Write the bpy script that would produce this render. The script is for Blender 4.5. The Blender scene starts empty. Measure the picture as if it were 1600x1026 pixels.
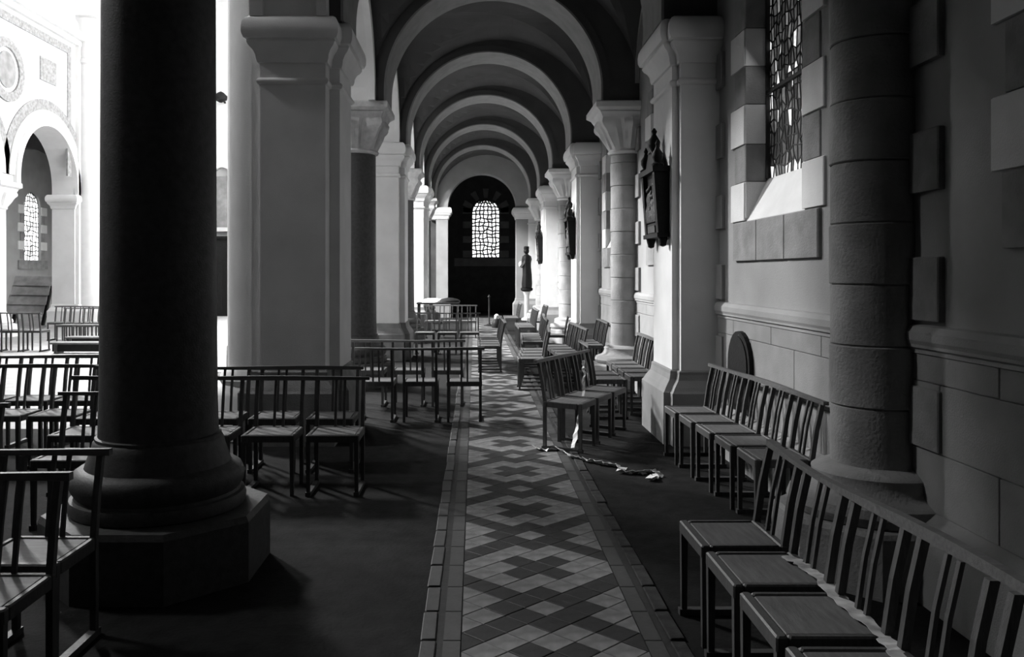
import bpy, math, random
from mathutils import Vector
random.seed(7)
S = bpy.context.scene
COL = S.collection
# ------------------------------------------------------------------ camera, sky, lights, exposure
EYE = 1.55
F = 1300.0
cd = bpy.data.cameras.new('camera'); cam = bpy.data.objects.new('camera', cd); COL.objects.link(cam)
cam.location = (0, 0, EYE); cam.rotation_euler = (math.pi/2, 0, 0)
cd.sensor_fit = 'HORIZONTAL'; cd.sensor_width = 36.0; cd.lens = F/1600*36.0
cd.shift_x = (800-742)/1600.0; cd.shift_y = -(513-427)/1600.0
cd.clip_end = 200; cd.clip_start = 0.05
S.camera = cam
S.view_settings.view_transform = 'Standard'; S.view_settings.look = 'None'
S.view_settings.gamma = 1.0; S.view_settings.use_curve_mapping = False
S.view_settings.exposure = 0.15
w = bpy.data.worlds.new('world'); S.world = w; w.use_nodes = True
w.node_tree.nodes['Background'].inputs[0].default_value = (0.9, 0.9, 0.9, 1)
w.node_tree.nodes['Background'].inputs[1].default_value = 0.6
def area(name, loc, target, sx, sy, power):
    d = bpy.data.lights.new(name, 'AREA'); d.shape = 'RECTANGLE'; d.size = sx; d.size_y = sy; d.energy = power
    o = bpy.data.objects.new(name, d); COL.objects.link(o); o.location = loc
    v = Vector(target)-Vector(loc); o.rotation_euler = v.to_track_quat('-Z', 'Y').to_euler(); return o
# daylight through the clerestory windows of the nave (both sides) and the end wall
for yy, ty, pw in ((7.0, 9.0, 400), (17.3, 17.0, 4600), (22.0, 21.5, 4600), (27.0, 26.0, 2600)):
    area('clerestory_daylight', (-11.35, yy, 9.6), (0.5, ty, 2.0), 1.5, 2.6, pw).data.spread = math.radians(108)
for yy, pw in ((15.4, 120), (20.6, 260), (26.5, 260)):
    area('clerestory_daylight', (-2.7, yy, 9.6), (-11.5, yy, 4.5), 2.0, 2.6, pw)
area('end_window_daylight', (-7.0, 30.6, 7.5), (-6.5, 14, 1.0), 3.0, 4.0, 300)
# daylight coming in at the side windows of the aisle
area('side_window_daylight', (2.36, 6.19, 3.2), (1.0, 6.19, 2.2), 1.0, 2.0, 6)
area('far_aisle_daylight', (-15.3, 24.0, 3.6), (-12, 23, 2.0), 1.0, 2.0, 60)

# ------------------------------------------------------------------ materials
def mat(name, v, rough=0.85, spec=0.3, noise=0.12, scale=6.0, bump=0.15, bscale=60.0, tint=(1, 1, 1), stretch=None):
    m = bpy.data.materials.new(name); m.use_nodes = True; nt = m.node_tree; N = nt.nodes; L = nt.links
    b = N['Principled BSDF']; b.inputs['Roughness'].default_value = rough
    b.inputs['Specular IOR Level'].default_value = spec
    tc = N.new('ShaderNodeTexCoord'); n = N.new('ShaderNodeTexNoise'); n.inputs['Scale'].default_value = scale
    n.inputs['Detail'].default_value = 6
    src = tc.outputs['Object']
    if stretch:
        mp = N.new('ShaderNodeMapping'); mp.inputs['Scale'].default_value = stretch
        L.new(src, mp.inputs[0]); src = mp.outputs[0]
    L.new(src, n.inputs['Vector'])
    r = N.new('ShaderNodeMapRange'); r.inputs[1].default_value = 0.3; r.inputs[2].default_value = 0.7
    r.inputs[3].default_value = v*(1-noise); r.inputs[4].default_value = v*(1+noise)
    L.new(n.outputs[0], r.inputs[0])
    c = N.new('ShaderNodeCombineColor')
    L.new(r.outputs[0], c.inputs[0]); L.new(r.outputs[0], c.inputs[1]); L.new(r.outputs[0], c.inputs[2])
    L.new(c.outputs[0], b.inputs['Base Color'])
    if bump:
        n2 = N.new('ShaderNodeTexNoise'); n2.inputs['Scale'].default_value = bscale; n2.inputs['Detail'].default_value = 4
        L.new(src, n2.inputs['Vector'])
        bp = N.new('ShaderNodeBump'); bp.inputs['Strength'].default_value = bump; bp.inputs['Distance'].default_value = 0.01
        L.new(n2.outputs[0], bp.inputs['Height']); L.new(bp.outputs[0], b.inputs['Normal'])
    return m
def emis(name, v, strength):
    m = bpy.data.materials.new(name); m.use_nodes = True; nt = m.node_tree; N = nt.nodes; L = nt.links
    b = N['Principled BSDF']; b.inputs['Base Color'].default_value = (v*.1, v*.1, v*.1, 1); b.inputs['Roughness'].default_value = .25
    n = N.new('ShaderNodeTexNoise'); n.inputs['Scale'].default_value = 18; tc = N.new('ShaderNodeTexCoord'); L.new(tc.outputs['Object'], n.inputs['Vector'])
    r = N.new('ShaderNodeMapRange'); r.inputs[1].default_value = .3; r.inputs[2].default_value = .7
    r.inputs[3].default_value = strength*.55; r.inputs[4].default_value = strength*1.3
    L.new(n.outputs[0], r.inputs[0]); b.inputs['Emission Color'].default_value = (1, 1, 1, 1); L.new(r.outputs[0], b.inputs['Emission Strength'])
    return m
M = dict(
    plaster=mat('pale_plaster', .66, .85, .25, .07, 3, .25, 140),
    wall=mat('wall_plaster', .27, .9, .2, .10, 2.2, .3, 120),
    stone=mat('grey_stone', .22, .9, .2, .22, 5, .45, 70),
    drum=mat('column_stone', .24, .9, .2, .22, 4, .5, 60),
    white=mat('white_stone', .60, .85, .2, .06, 5, .25, 100),
    dado=mat('dado_stone', .23, .9, .2, .12, 4, .3, 110),
    granite=mat('dark_granite', .05, .6, .35, .25, 25, .2, 90),
    capital=mat('capital_stone', .42, .9, .2, .15, 12, .4, 60),
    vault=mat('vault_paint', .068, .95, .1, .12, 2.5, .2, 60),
    ring=mat('arch_ring_stone', .22, .9, .2, .12, 5, .2, 60),
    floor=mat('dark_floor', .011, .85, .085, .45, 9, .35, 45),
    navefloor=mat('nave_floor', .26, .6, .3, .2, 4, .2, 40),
    tile_l=mat('light_tile', .15, .55, .3, .42, 11, .12, 40),
    tile_d=mat('dark_tile', .018, .55, .3, .35, 14, .12, 40),
    tile_m=mat('mid_tile', .038, .6, .5, .25, 12, .12, 40),
    wood=mat('chair_wood', .045, .5, .4, .3, 12, .15, 50, stretch=(6, 6, 1)),
    seat=mat('seat_board', .10, .6, .25, .25, 7, .15, 40, stretch=(1, 6, 1)),
    rail=mat('rail_wood', .09, .5, .4, .3, 12, .15, 50, stretch=(1, 6, 6)),
    tape=mat('dull_tape', .38, .7, .3, .45, 14, .1, 40),
    edging=mat('worn_edging', .04, .85, .1, .5, 10, .4, 40),
    paper=mat('crumpled_paper', .88, .8, .2, .08, 30, .4, 60),
    black=mat('carved_dark_wood', .009, .6, .15, .3, 20, .3, 60),
    relief=mat('carved_relief', .045, .6, .3, .4, 30, .8, 30),
    lead=mat('lead', .02, .6, .3, .2, 30, .1, 60),
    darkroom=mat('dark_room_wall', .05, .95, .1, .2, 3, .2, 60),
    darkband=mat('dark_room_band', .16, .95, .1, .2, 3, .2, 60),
    gallery=mat('gallery_wood', .05, .7, .3, .3, 5, .2, 60),
    nave=mat('nave_plaster', .62, .85, .2, .05, 3, .2, 90),
    naveband=mat('nave_band_stone', .24, .9, .2, .3, 14, .4, 60),
    g_white=emis('lit_glass', 1, 2.6),
    g_mid=emis('dull_glass', .5, .16),
    g_dark=emis('deep_glass', .2, .03),
    g_spot=emis('bright_glass', 1, 1.0),
)
M['g_shard'] = emis('streaked_glass', .5, .07)
# ------------------------------------------------------------------ helpers
class MB:
    def __init__(s): s.v = []; s.f = []
    def quad(s, a, b, c, d):
        n = len(s.v); s.v += [tuple(a), tuple(b), tuple(c), tuple(d)]; s.f.append((n, n+1, n+2, n+3)); return s
    def box(s, x0, x1, y0, y1, z0, z1):
        n = len(s.v)
        s.v += [(x0,y0,z0),(x1,y0,z0),(x1,y1,z0),(x0,y1,z0),(x0,y0,z1),(x1,y0,z1),(x1,y1,z1),(x0,y1,z1)]
        s.f += [(n,n+3,n+2,n+1),(n+4,n+5,n+6,n+7),(n,n+1,n+5,n+4),(n+1,n+2,n+6,n+5),(n+2,n+3,n+7,n+6),(n+3,n,n+4,n+7)]
        return s
    def cbox(s, x0, x1, y0, y1, z0, z1, c=.01):        # box with its vertical and top edges chamfered
        rings = []
        for (o, z) in ((0, z0), (0, z1-c), (c, z1)):
            X0, X1, Y0, Y1 = x0+o, x1-o, y0+o, y1-o
            rings.append([(X0+c,Y0,z),(X1-c,Y0,z),(X1,Y0+c,z),(X1,Y1-c,z),(X1-c,Y1,z),(X0+c,Y1,z),(X0,Y1-c,z),(X0,Y0+c,z)])
        return s.loft(rings)
    def loft(s, rings, cap0=True, cap1=True, close=True):
        n = len(s.v); k = len(rings[0])
        for r in rings: s.v += [tuple(p) for p in r]
        for i in range(len(rings)-1):
            for j in range(k if close else k-1):
                a = n+i*k+j; b = n+i*k+(j+1) % k
                s.f.append((a, b, b+k, a+k))
        if cap0: s.f.append(tuple(reversed(range(n, n+k))))
        if cap1: s.f.append(tuple(range(n+(len(rings)-1)*k, n+len(rings)*k)))
        return s
    def lathe(s, cx, cy, prof, seg=32, a0=0.0, a1=None):
        rings = []
        for r, z in prof:
            rings.append([(cx+r*math.cos(a0+2*math.pi*j/seg), cy+r*math.sin(a0+2*math.pi*j/seg), z) for j in range(seg)])
        return s.loft(rings)
    def rectmould(s, x0, x1, y0, y1, prof):
        rings = [[(x0-o,y0-o,z),(x1+o,y0-o,z),(x1+o,y1+o,z),(x0-o,y1+o,z)] for o, z in prof]
        return s.loft(rings)
    def beam(s, p, q, w, h, up=(0, 0, 1), w2=None, h2=None):
        p = Vector(p); q = Vector(q); d = (q-p).normalized(); u = Vector(up)
        if abs(d.dot(u)) > .95: u = Vector((0, 1, 0))
        sx = d.cross(u).normalized(); sy = sx.cross(d).normalized()
        w2 = w2 or w; h2 = h2 or h
        r = []
        for c, ww, hh in ((p, w, h), (q, w2, h2)):
            r.append([c-sx*ww/2-sy*hh/2, c+sx*ww/2-sy*hh/2, c+sx*ww/2+sy*hh/2, c-sx*ww/2+sy*hh/2])
        return s.loft(r)
    def sphere(s, c, r, seg=10, rings=6, sz=1.0):
        R = []
        for i in range(rings+1):
            t = math.pi*i/rings; rr = max(r*math.sin(t), .0005)
            R.append([(c[0]+rr*math.cos(2*math.pi*j/seg), c[1]+rr*math.sin(2*math.pi*j/seg), c[2]-r*sz*math.cos(t)) for j in range(seg)])
        return s.loft(R)
    def build(s, name, m, parent=None, loc=None, smooth=False, cat=None, label=None, kind=None, group=None):
        me = bpy.data.meshes.new(name); me.from_pydata(s.v, [], s.f); me.update()
        if m is not None: me.materials.append(m)
        if smooth:
            for p in me.polygons: p.use_smooth = len(p.vertices) <= 4
            try: me.set_sharp_from_angle(angle=math.radians(38))
            except Exception: pass
        o = bpy.data.objects.new(name, me); COL.objects.link(o)
        if parent: o.parent = parent
        if loc: o.location = loc
        tag(o, label, cat, group, kind)
        import bmesh
        bm = bmesh.new(); bm.from_mesh(me); bmesh.ops.recalc_face_normals(bm, faces=bm.faces); bm.to_mesh(me); bm.free()
        return o
def tag(o, label=None, cat=None, group=None, kind=None):
    if label: o['label'] = label
    if cat: o['category'] = cat
    if group: o['group'] = group
    if kind: o['kind'] = kind
    return o
def empty(name, loc=(0, 0, 0), rz=0, **k):
    o = bpy.data.objects.new(name, None); COL.objects.link(o); o.location = loc; o.rotation_euler = (0, 0, rz)
    return tag(o, **k)
def copy_tree(o, parent=None):
    c = o.copy(); COL.objects.link(c); c.parent = parent
    for ch in o.children: copy_tree(ch, c)
    return c
def arcpts(c, half, spring, n=20):
    return [(c-half*math.cos(math.pi*i/n), spring+half*math.sin(math.pi*i/n)) for i in range(n+1)]
def profile_wall(mb, axis, prof, ztop, c0, c1):
    """wall whose underside follows prof [(t, z)] along axis, from z up to ztop, thickness c0..c1"""
    P = (lambda t, c, z: (c, t, z)) if axis == 'y' else (lambda t, c, z: (t, c, z))
    for (t0, z0), (t1, z1) in zip(prof[:-1], prof[1:]):
        if abs(t1-t0) > 1e-6:
            mb.quad(P(t0,c0,z0), P(t1,c0,z1), P(t1,c0,ztop), P(t0,c0,ztop))
            mb.quad(P(t0,c1,z0), P(t1,c1,z1), P(t1,c1,ztop), P(t0,c1,ztop))
            mb.quad(P(t0,c0,ztop), P(t1,c0,ztop), P(t1,c1,ztop), P(t0,c1,ztop))
        mb.quad(P(t0,c0,z0), P(t1,c0,z1), P(t1,c1,z1), P(t0,c1,z0))
    for t, z in (prof[0], prof[-1]): mb.quad(P(t,c0,z), P(t,c1,z), P(t,c1,ztop), P(t,c0,ztop))
    return mb
def arch_ring(mb, axis, c, r0, r1, spring, c0, c1, n=32, stilt=0):
    P = (lambda t, cc, z: (cc, t, z)) if axis == 'y' else (lambda t, cc, z: (t, cc, z))
    pts = [(math.cos(math.pi*i/n), math.sin(math.pi*i/n)) for i in range(n+1)]
    rings = []
    seq = [(1, 0, -stilt)] if stilt else []
    seq += [(a, b, 0) for a, b in pts]
    if stilt: seq.append((-1, 0, -stilt))
    for a, b, dz in seq:
        z = spring+dz
        rings.append([P(c+r0*a, c0, z+r0*b), P(c+r1*a, c0, z+r1*b), P(c+r1*a, c1, z+r1*b), P(c+r0*a, c1, z+r0*b)])
    return mb.loft(rings)

# ------------------------------------------------------------------ plan constants
XC = .25; SPR = 3.86; SPA = 4.03; XW = 2.22
XL0, XL1 = -1.95, -1.356
STEP = 3.6
sup = [0.8+STEP*i for i in range(-1, 9)]        # support lines: pier, column, pier ...
def is_pier(i): return i % 2 == 1               # index in sup: -2.8 column, 0.8 pier, 4.4 column, 8.0 pier ...
YEND = 29.2
# ------------------------------------------------------------------ floor
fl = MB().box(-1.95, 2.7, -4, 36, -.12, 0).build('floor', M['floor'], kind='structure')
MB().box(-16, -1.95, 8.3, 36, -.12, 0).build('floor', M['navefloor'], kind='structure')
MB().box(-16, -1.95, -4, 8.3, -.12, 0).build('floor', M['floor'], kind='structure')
# pattern strip of set tiles, centred on SX
SX = .327; U = .0955; V = 1.064/12
y_c = 2015.0/461.0                      # a cross centre stands here
# bed of the strip
MB().box(SX-.52, SX+.52, 1.5, 29.0, 0, .003).build('strip_bed', M['tile_d'], fl)
def tile_tone(i, j):
    jj = (j+6) % 12 - 6                  # -6..5, 0 = cross centre
    if (i, jj) == (0, 0) or (abs(i) == 1 and abs(jj) == 1): return 'd'
    k = min(abs(jj-6), abs(jj+6))        # distance from the small light diamond
    if i == 0 and k == 0: return 'l'
    if abs(i) == 2 and k == 0: return 'd'
    if i == 0 and k == 2: return 'd'
    if abs(abs(i)-k) < .5: return 'd'
    return 'l'
tiles = []
j0 = -31; j1 = int((29.0-y_c)/V)
for j in range(j0, j1):
    yc_ = y_c+j*V
    if yc_ < 2.6: continue
    for i in range(-4, 5):
        if (i+j) % 2: continue
        tiles.append((yc_, i, tile_tone(i, j)))
g = .002
def tile_poly(i, xc, yc):
    pts = [(-U+g, 0), (0, -V+g), (U-g, 0), (0, V-g)]
    if i == -4: pts = [(0, -V+g), (U-g, 0), (0, V-g)]
    if i == 4: pts = [(-U+g, 0), (0, -V+g), (0, V-g)]
    return pts
tm = {}
rest = {'l': MB(), 'd': MB()}
cnt = 0
for yc_, i, tone in tiles:
    e = -1 if i == -4 else (1 if i == 4 else 0)
    pts = tile_poly(i, 0, 0)
    if cnt < 290:
        if (e, tone) not in tm:
            mb = MB(); mb.loft([[(x, y, .001) for x, y in pts], [(x, y, .007) for x, y in pts], [(x*.96, y*.96, .0085) for x, y in pts]])
            o = mb.build('tile', M['tile_'+tone], fl); tm[(e, tone)] = o
            o.location = (SX+i*U, yc_, 0)
        else:
            o = tm[(e, tone)].copy(); COL.objects.link(o); o.location = (SX+i*U, yc_, random.uniform(-.0008, .0008))
            o.rotation_euler = (random.uniform(-.003, .003), random.uniform(-.003, .003), 0)
        cnt += 1
    else:
        rest[tone].loft([[(SX+i*U+x, yc_+y, z) for x, y in pts] for z in (.001, .008)])
rest['l'].build('light_tiles', M['tile_l'], fl, kind='stuff'); rest['d'].build('dark_tiles', M['tile_d'], fl, kind='stuff')
# border tiles both sides and the outer row of rough slabs
HB = 4*U
for sgn in (-1, 1):
    protoB = None; protoS = None; y = 2.6; k = 0; far = MB(); far2 = MB()
    while y < 28.8:
        if y < 13:
            if protoB is None:
                protoB = MB().box(-.036, .036, .003, .295, .001, .0075).build('border_tile', M['tile_m'], fl); o = protoB
            else: o = protoB.copy(); COL.objects.link(o)
            o.location = (SX+sgn*(HB+.042), y, 0)
            if protoS is None:
                protoS = MB().cbox(-.032, .032, .006, .29, -.01, .012, .004).build('edging_slab', M['tile_m'] if sgn < 0 else M['edging'], fl); o = protoS
            else: o = protoS.copy(); COL.objects.link(o)
            o.location = (SX+sgn*(HB+.145)+random.uniform(-.004, .004), y, random.uniform(-.004, .002)); o.rotation_euler = (0, random.uniform(-.02, .02), random.uniform(-.02, .02))
        else:
            far.box(SX+sgn*(HB+.042)-.036, SX+sgn*(HB+.042)+.036, y+.003, y+.295, .001, .0075)
            far2.box(SX+sgn*(HB+.145)-.03, SX+sgn*(HB+.145)+.03, y+.006, y+.29, 0, .01)
        y += .3
    far.build('border_tiles', M['tile_m'], fl, kind='stuff'); far2.build('edging_slabs', M['edging'], fl, kind='stuff')

# ------------------------------------------------------------------ right wall with its windows
bays = [y+STEP/2 for y in sup[:-1]]
WSP = 4.0; WH = .6
mb = MB()
mb.box(XW, XW+.4, -4, 29.6, 0, 1.98)
prof = [(-4, 1.98)]
for c in bays:
    prof += [(c-WH, 1.98)]+arcpts(c, WH, WSP, 14)+[(c+WH, 1.98)]
prof += [(29.6, 1.98)]
# solid stretches reach down to 1.98; open stretches start at the arch
profile_wall(mb, 'y', prof, 6.2, XW, XW+.4)
wr = mb.build('wall_right', M['wall'], kind='structure')
def leaded(name, W, zsp, z0, ncol, nrow, pick, axis, parent, thick=.012, lead_w=.012, jit=.25, seed=1, maxp=280):
    """arched leaded light in local u (0 centre) and z; axis 'y' -> plane x const, 'x' -> plane y const"""
    rnd = random.Random(seed); R = W/2
    P = (lambda u, z, c: (c, u, z)) if axis == 'y' else (lambda u, z, c: (u, c, z))
    ztop = zsp+R*.985
    G = []
    for j in range(nrow+1):
        z = z0+(ztop-z0)*j/nrow; row = []
        for i in range(ncol+1):
            jz = rnd.uniform(-jit, jit)*(ztop-z0)/nrow if 0 < j < nrow else 0
            zz = z+jz
            hw = R if zz <= zsp else math.sqrt(max(R*R-(zz-zsp)**2, .001))
            s_ = -1+2*i/ncol
            if 0 < i < ncol: s_ += rnd.uniform(-jit, jit)*2/ncol
            row.append((s_*hw, zz))
        G.append(row)
    lead = MB(); np_ = 0; extra = {}
    for j in range(nrow):
        for i in range(ncol):
            q = [G[j][i], G[j][i+1], G[j+1][i+1], G[j+1][i]]
            cx = sum(p[0] for p in q)/4; cz = sum(p[1] for p in q)/4
            m = pick(i, j, ncol, nrow, rnd)
            s_ = .94
            front = [P(cx+(p[0]-cx)*s_, cz+(p[1]-cz)*s_, -thick/2) for p in q]
            back = [P(cx+(p[0]-cx)*s_, cz+(p[1]-cz)*s_, thick/2) for p in q]
            if np_ < maxp: MB().loft([front, back]).build('pane', M[m], parent)
            else: extra.setdefault(m, MB()).loft([front, back])
            np_ += 1
    for m, e in extra.items(): e.build('panes', M[m], parent, kind='stuff')
    for j in range(nrow+1):
        for i in range(ncol+1):
            a = G[j][i]
            if i < ncol: lead.beam(P(a[0], a[1], 0), P(G[j][i+1][0], G[j][i+1][1], 0), lead_w, thick*2, up=P(0, 0, 1))
            if j < nrow: lead.beam(P(a[0], a[1], 0), P(G[j+1][i][0], G[j+1][i][1], 0), lead_w, thick*2, up=P(0, 0, 1))
    lead.build('lead_came', M['lead'], parent)
def pick_side(i, j, nc, nr, r):
    v = r.random()
    if j == 0: return 'g_spot' if v < .4 else 'g_mid'
    if j in (2, 3): return 'g_dark' if v < .7 else 'g_shard'
    return 'g_spot' if v < .10 else ('g_mid' if v < .30 else ('g_shard' if v < .7 else 'g_dark'))
def pick_plain(i, j, nc, nr, r): return 'g_mid'
def pick_end(i, j, nc, nr, r):
    return 'g_white' if (i in (0, nc-1) or j in (0, nr-1) or r.random() < .86) else 'g_spot'
HT = [1.98, 2.30, 2.605, 2.93, 3.24, 3.55, 3.86]
for k, c in enumerate(bays):
    near = abs(c-6.2) < .1; first = abs(c-2.6) < .1
    wn = empty('window_%d' % (k+1), (0, 0, 0), kind='structure')
    ge = bpy.data.objects.new('glazing', None); COL.objects.link(ge); ge.parent = wn; ge.location = (XW+.19, c, 0)
    if near: leaded('g', 1.2, WSP, 2.30, 20, 24, pick_side, 'y', ge, seed=3, jit=.42, lead_w=.010)
    else: leaded('g', 1.2, WSP, 2.30, 4, 6, pick_plain, 'y', ge, seed=k)
    # sloping sill
    mb = MB(); mb.loft([[(XW-.002, c-WH, 1.975), (XW+.21, c-WH, 1.975), (XW+.21, c-WH, 2.33), (XW+.17, c-WH, 2.32)],
                        [(XW-.002, c+WH, 1.975), (XW+.21, c+WH, 1.975), (XW+.21, c+WH, 2.33), (XW+.17, c+WH, 2.32)]])
    mb.build('sill', M['white'], wn)
    if c < 14:
        # iron saddle bars and frame
        fr = MB()
        for z in (3.02, 3.95): fr.box(XW+.15, XW+.18, c-WH, c+WH, z-.014, z+.014)
        fr.box(XW+.15, XW+.185, c+WH-.03, c+WH, 2.32, WSP).box(XW+.15, XW+.185, c-WH, c-WH+.03, 2.32, WSP)
        fr.build('iron_frame', M['lead'], wn)
        for s_ in (-1, 1):
            for q in range(6):
                white = q % 2 == 0
                ext = .35 if white else .27
                y0, y1 = sorted((c+s_*(WH-.002), c+s_*(WH+ext)))
                b = MB(); b.cbox(XW-.022 if white else XW-.012, XW+.02, y0, y1, HT[q]+.004, HT[q+1]-.004, .006)
                # return of the block in the reveal
                yr0, yr1 = sorted((c+s_*(WH-.014), c+s_*WH)); b.box(XW-.01, XW+.16, yr0, yr1, max(HT[q], 2.0)+.004, HT[q+1]-.004)
                b.build('jamb_stone', M['white'] if white else M['stone'], wn)
        for q in range(3):
            a = c-.88+q*.583
            MB().cbox(XW-.03, XW+.02, a+.004, a+.579, 1.655, 1.972, .008).build('apron_stone', M['stone'], wn)
# dado: ashlar blocks, chair rail, sloped base
for yb in (-1.0,):
    for r_, (z0, z1) in enumerate(((.40, .69), (.69, 1.02), (1.02, 1.155))):
        y = -1.0 - (.45 if r_ % 2 else 0)
        while y < 14.5:
            MB().cbox(XW-.014, XW+.01, y+.003, y+.897, z0+.003, z1-.003, .003).build('ashlar_block', M['dado'], wr); y += .9
MB().box(XW-.012, XW+.01, 15, 29.2, .40, 1.155).build('ashlar_panel', M['dado'], wr)
def along(mb, prof, y0, y1):
    return mb.loft([[(XW-o, y0, z) for o, z in prof], [(XW-o, y1, z) for o, z in prof]])
along(MB(), [(-.01, 1.155), (.022, 1.155), (.022, 1.175), (.04, 1.185), (.04, 1.20), (.05, 1.22), (.05, 1.26), (.03, 1.29), (-.01, 1.30)], -4, 29.2).build('trim_1', M['wall'], kind='structure')
along(MB(), [(-.01, 0), (.13, 0), (.13, .33), (.015, .40), (-.01, .40)], -4, 29.2).build('baseboard_right', M['dado'], kind='structure')
# quoins beside the supports
QZ = [(.70, .99), (1.32, 1.63), (1.95, 2.25), (2.58, 2.89), (3.21, 3.52)]
for i, ys in enumerate(sup):
    if ys > 23: continue
    for s_ in (-1, 1):
        for (z0, z1) in QZ:
            if is_pier(i): y0, y1 = sorted((ys+s_*.40, ys+s_*.62))
            else: y0, y1 = sorted((ys+s_*.02, ys+s_*.47))
            MB().cbox(XW-.035, XW+.01, y0, y1, z0, z1, .006).build('quoin', M['wall'] if is_pier(i) else M['stone'], wr)

# ------------------------------------------------------------------ supports
PROF_AST = [(.004, 3.262), (.02, 3.27), (.03, 3.285), (.03, 3.30), (.02, 3.315), (.004, 3.325)]
PROF_IMP = [(.004, 3.455), (.02, 3.46), (.03, 3.49), (.035, 3.53), (.055, 3.57), (.085, 3.60), (.10, 3.63), (.095, 3.65), (.12, 3.66), (.135, 3.70), (.138, 3.75), (.13, 3.80), (.11, 3.84), (.08, 3.862)]
PROF_BASE = [(.10, 0), (.10, .47), (.085, .49), (.07, .52), (.03, .58), (.02, .63), (.02, .655), (.004, .667)]
NEAR = {.8: 'behind', 4.4: 'nearest', 8.0: 'first', 11.6: 'second'}
order = ['nearest', 'second', 'third', 'fourth', 'fifth']
def wall_pier(ys, label):
    t = empty('wall_pier', (0, ys, 0), label=label, cat='pier', kind='thing', group='pale piers along the window wall')
    body = (1.87, XW+.01, -.45, .45); pil = (1.81, 1.90, -.36, .42)
    b = MB().box(body[0], body[1], body[2], body[3], 0, 3.86).box(*pil, 0, 3.86); b.build('shaft', M['plaster'], t)
    b = MB().rectmould(*body, PROF_IMP).rectmould(*pil, PROF_IMP); b.build('impost', M['plaster'], t, smooth=True)
    MB().rectmould(*body, PROF_AST).rectmould(*pil, PROF_AST).build('astragal', M['plaster'], t)
    b = MB().rectmould(*body, PROF_BASE).rectmould(*pil, PROF_BASE); b.build('base', M['dado'], t)
    return t
def nave_pier(ys, label):
    t = empty('nave_pier', (0, ys, 0), label=label, cat='pier', kind='thing', group='compound piers between aisle and nave')
    body = (XL0, XL1, -.45, .45); pil = (XL1-.1, -1.26, -.24, .46); step = (-2.04, XL0+.02, -.40, .40)
    MB().box(*body, 0, 3.86).box(*pil, 0, 3.86).box(*step, 0, 12.5).build('shaft', M['plaster'], t)
    MB().rectmould(*body, PROF_IMP).rectmould(*pil, PROF_IMP).build('impost', M['plaster'], t, smooth=True)
    MB().rectmould(*body, PROF_AST).rectmould(*pil, PROF_AST).build('astragal', M['plaster'], t)
    MB().rectmould(*body, PROF_BASE).rectmould(*pil, PROF_BASE).rectmould(*step, PROF_BASE).build('base', M['stone'], t)
    MB().lathe(-2.12, 0, [(.36, 0), (.36, .4), (.34, .45), (.3, .5), (.33, .55), (.3, .62), (.25, .66), (.25, 12.5)], 32).build('round_shaft', M['nave'], t, smooth=True)
    return t
def capital(t, cx, r, half, m, z0=3.22, z1=3.73, zt=3.86):
    NS = 48; rings = []
    for i in range(15):
        u = i/14; z = z0+(z1-z0)*u
        ring = []
        for j in range(NS):
            a = 2*math.pi*j/NS
            sq = 1/max(abs(math.cos(a)), abs(math.sin(a)))
            sq = min(sq, 1.37)
            R0 = r*1.05; R1 = half*.90*sq
            k = u**1.15
            R = R0*(1-k)+R1*k
            leaf = (abs(math.cos(4*a))-.3)*math.sin(math.pi*min(u*1.15, 1))*.075*(half/.5)
            vein = .018*math.cos(24*a)*math.sin(math.pi*u)
            curl = .05*max(0, math.sin((u-.55)*math.pi/.3)) * (.5+.5*math.cos(8*a)) if .55 < u < .85 else 0
            R += leaf+vein+curl-.02*math.sin(math.pi*u)
            ring.append((cx+R*math.cos(a), R*math.sin(a), z))
        rings.append(ring)
    MB().loft(rings).build('carved_bell', m, t, smooth=True)
    MB().lathe(cx, 0, [(r, z0-.03), (r+.03, z0-.02), (r+.045, z0+.005), (r+.03, z0+.03), (r, z0+.04)], 32).build('neck_ring', m, t, smooth=True)
    h = half
    MB().rectmould(cx-h, cx+h, -h, h, [(-.09, z1-.01), (-.07, z1+.0), (-.02, z1+.035), (0, z1+.05), (0, zt-.015), (-.01, zt)]).build('abacus', m, t)
def wall_column(ys, label):
    t = empty('banded_column', (0, ys, 0), label=label, cat='column', kind='thing', group='round banded columns on the window wall')
    cx = 2.12; r = .225
    z = .545; proto = None
    k = 0
    while z < 3.15:
        z1 = min(z+.316, 3.19)
        rr = r+(.004 if k % 2 else -.002)
        MB().lathe(cx, 0, [(rr-.006, z+.002), (rr, z+.008), (rr, z1-.008), (rr-.006, z1-.002)], 36).build('stone_drum', M['drum'], t, smooth=True)
        z = z1; k += 1
    MB().lathe(cx, 0, [(r-.012, .5), (r-.012, 3.2)], 28).build('mortar_core', M['stone'], t, smooth=True)
    MB().lathe(cx, 0, [(.40, .30), (.43, .32), (.445, .36), (.43, .40), (.38, .42), (.36, .425), (.33, .45), (.315, .49), (.32, .52), (.30, .535), (.26, .55), (.225, .56)], 36).build('base_moulding', M['drum'], t, smooth=True)
    MB().lathe(cx, 0, [(.52, 0), (.52, .29), (.50, .31), (.40, .31)], 8, a0=math.pi/8).build('plinth', M['drum'], t)
    capital(t, cx, r, .5, M['white'])
    return t
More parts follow.
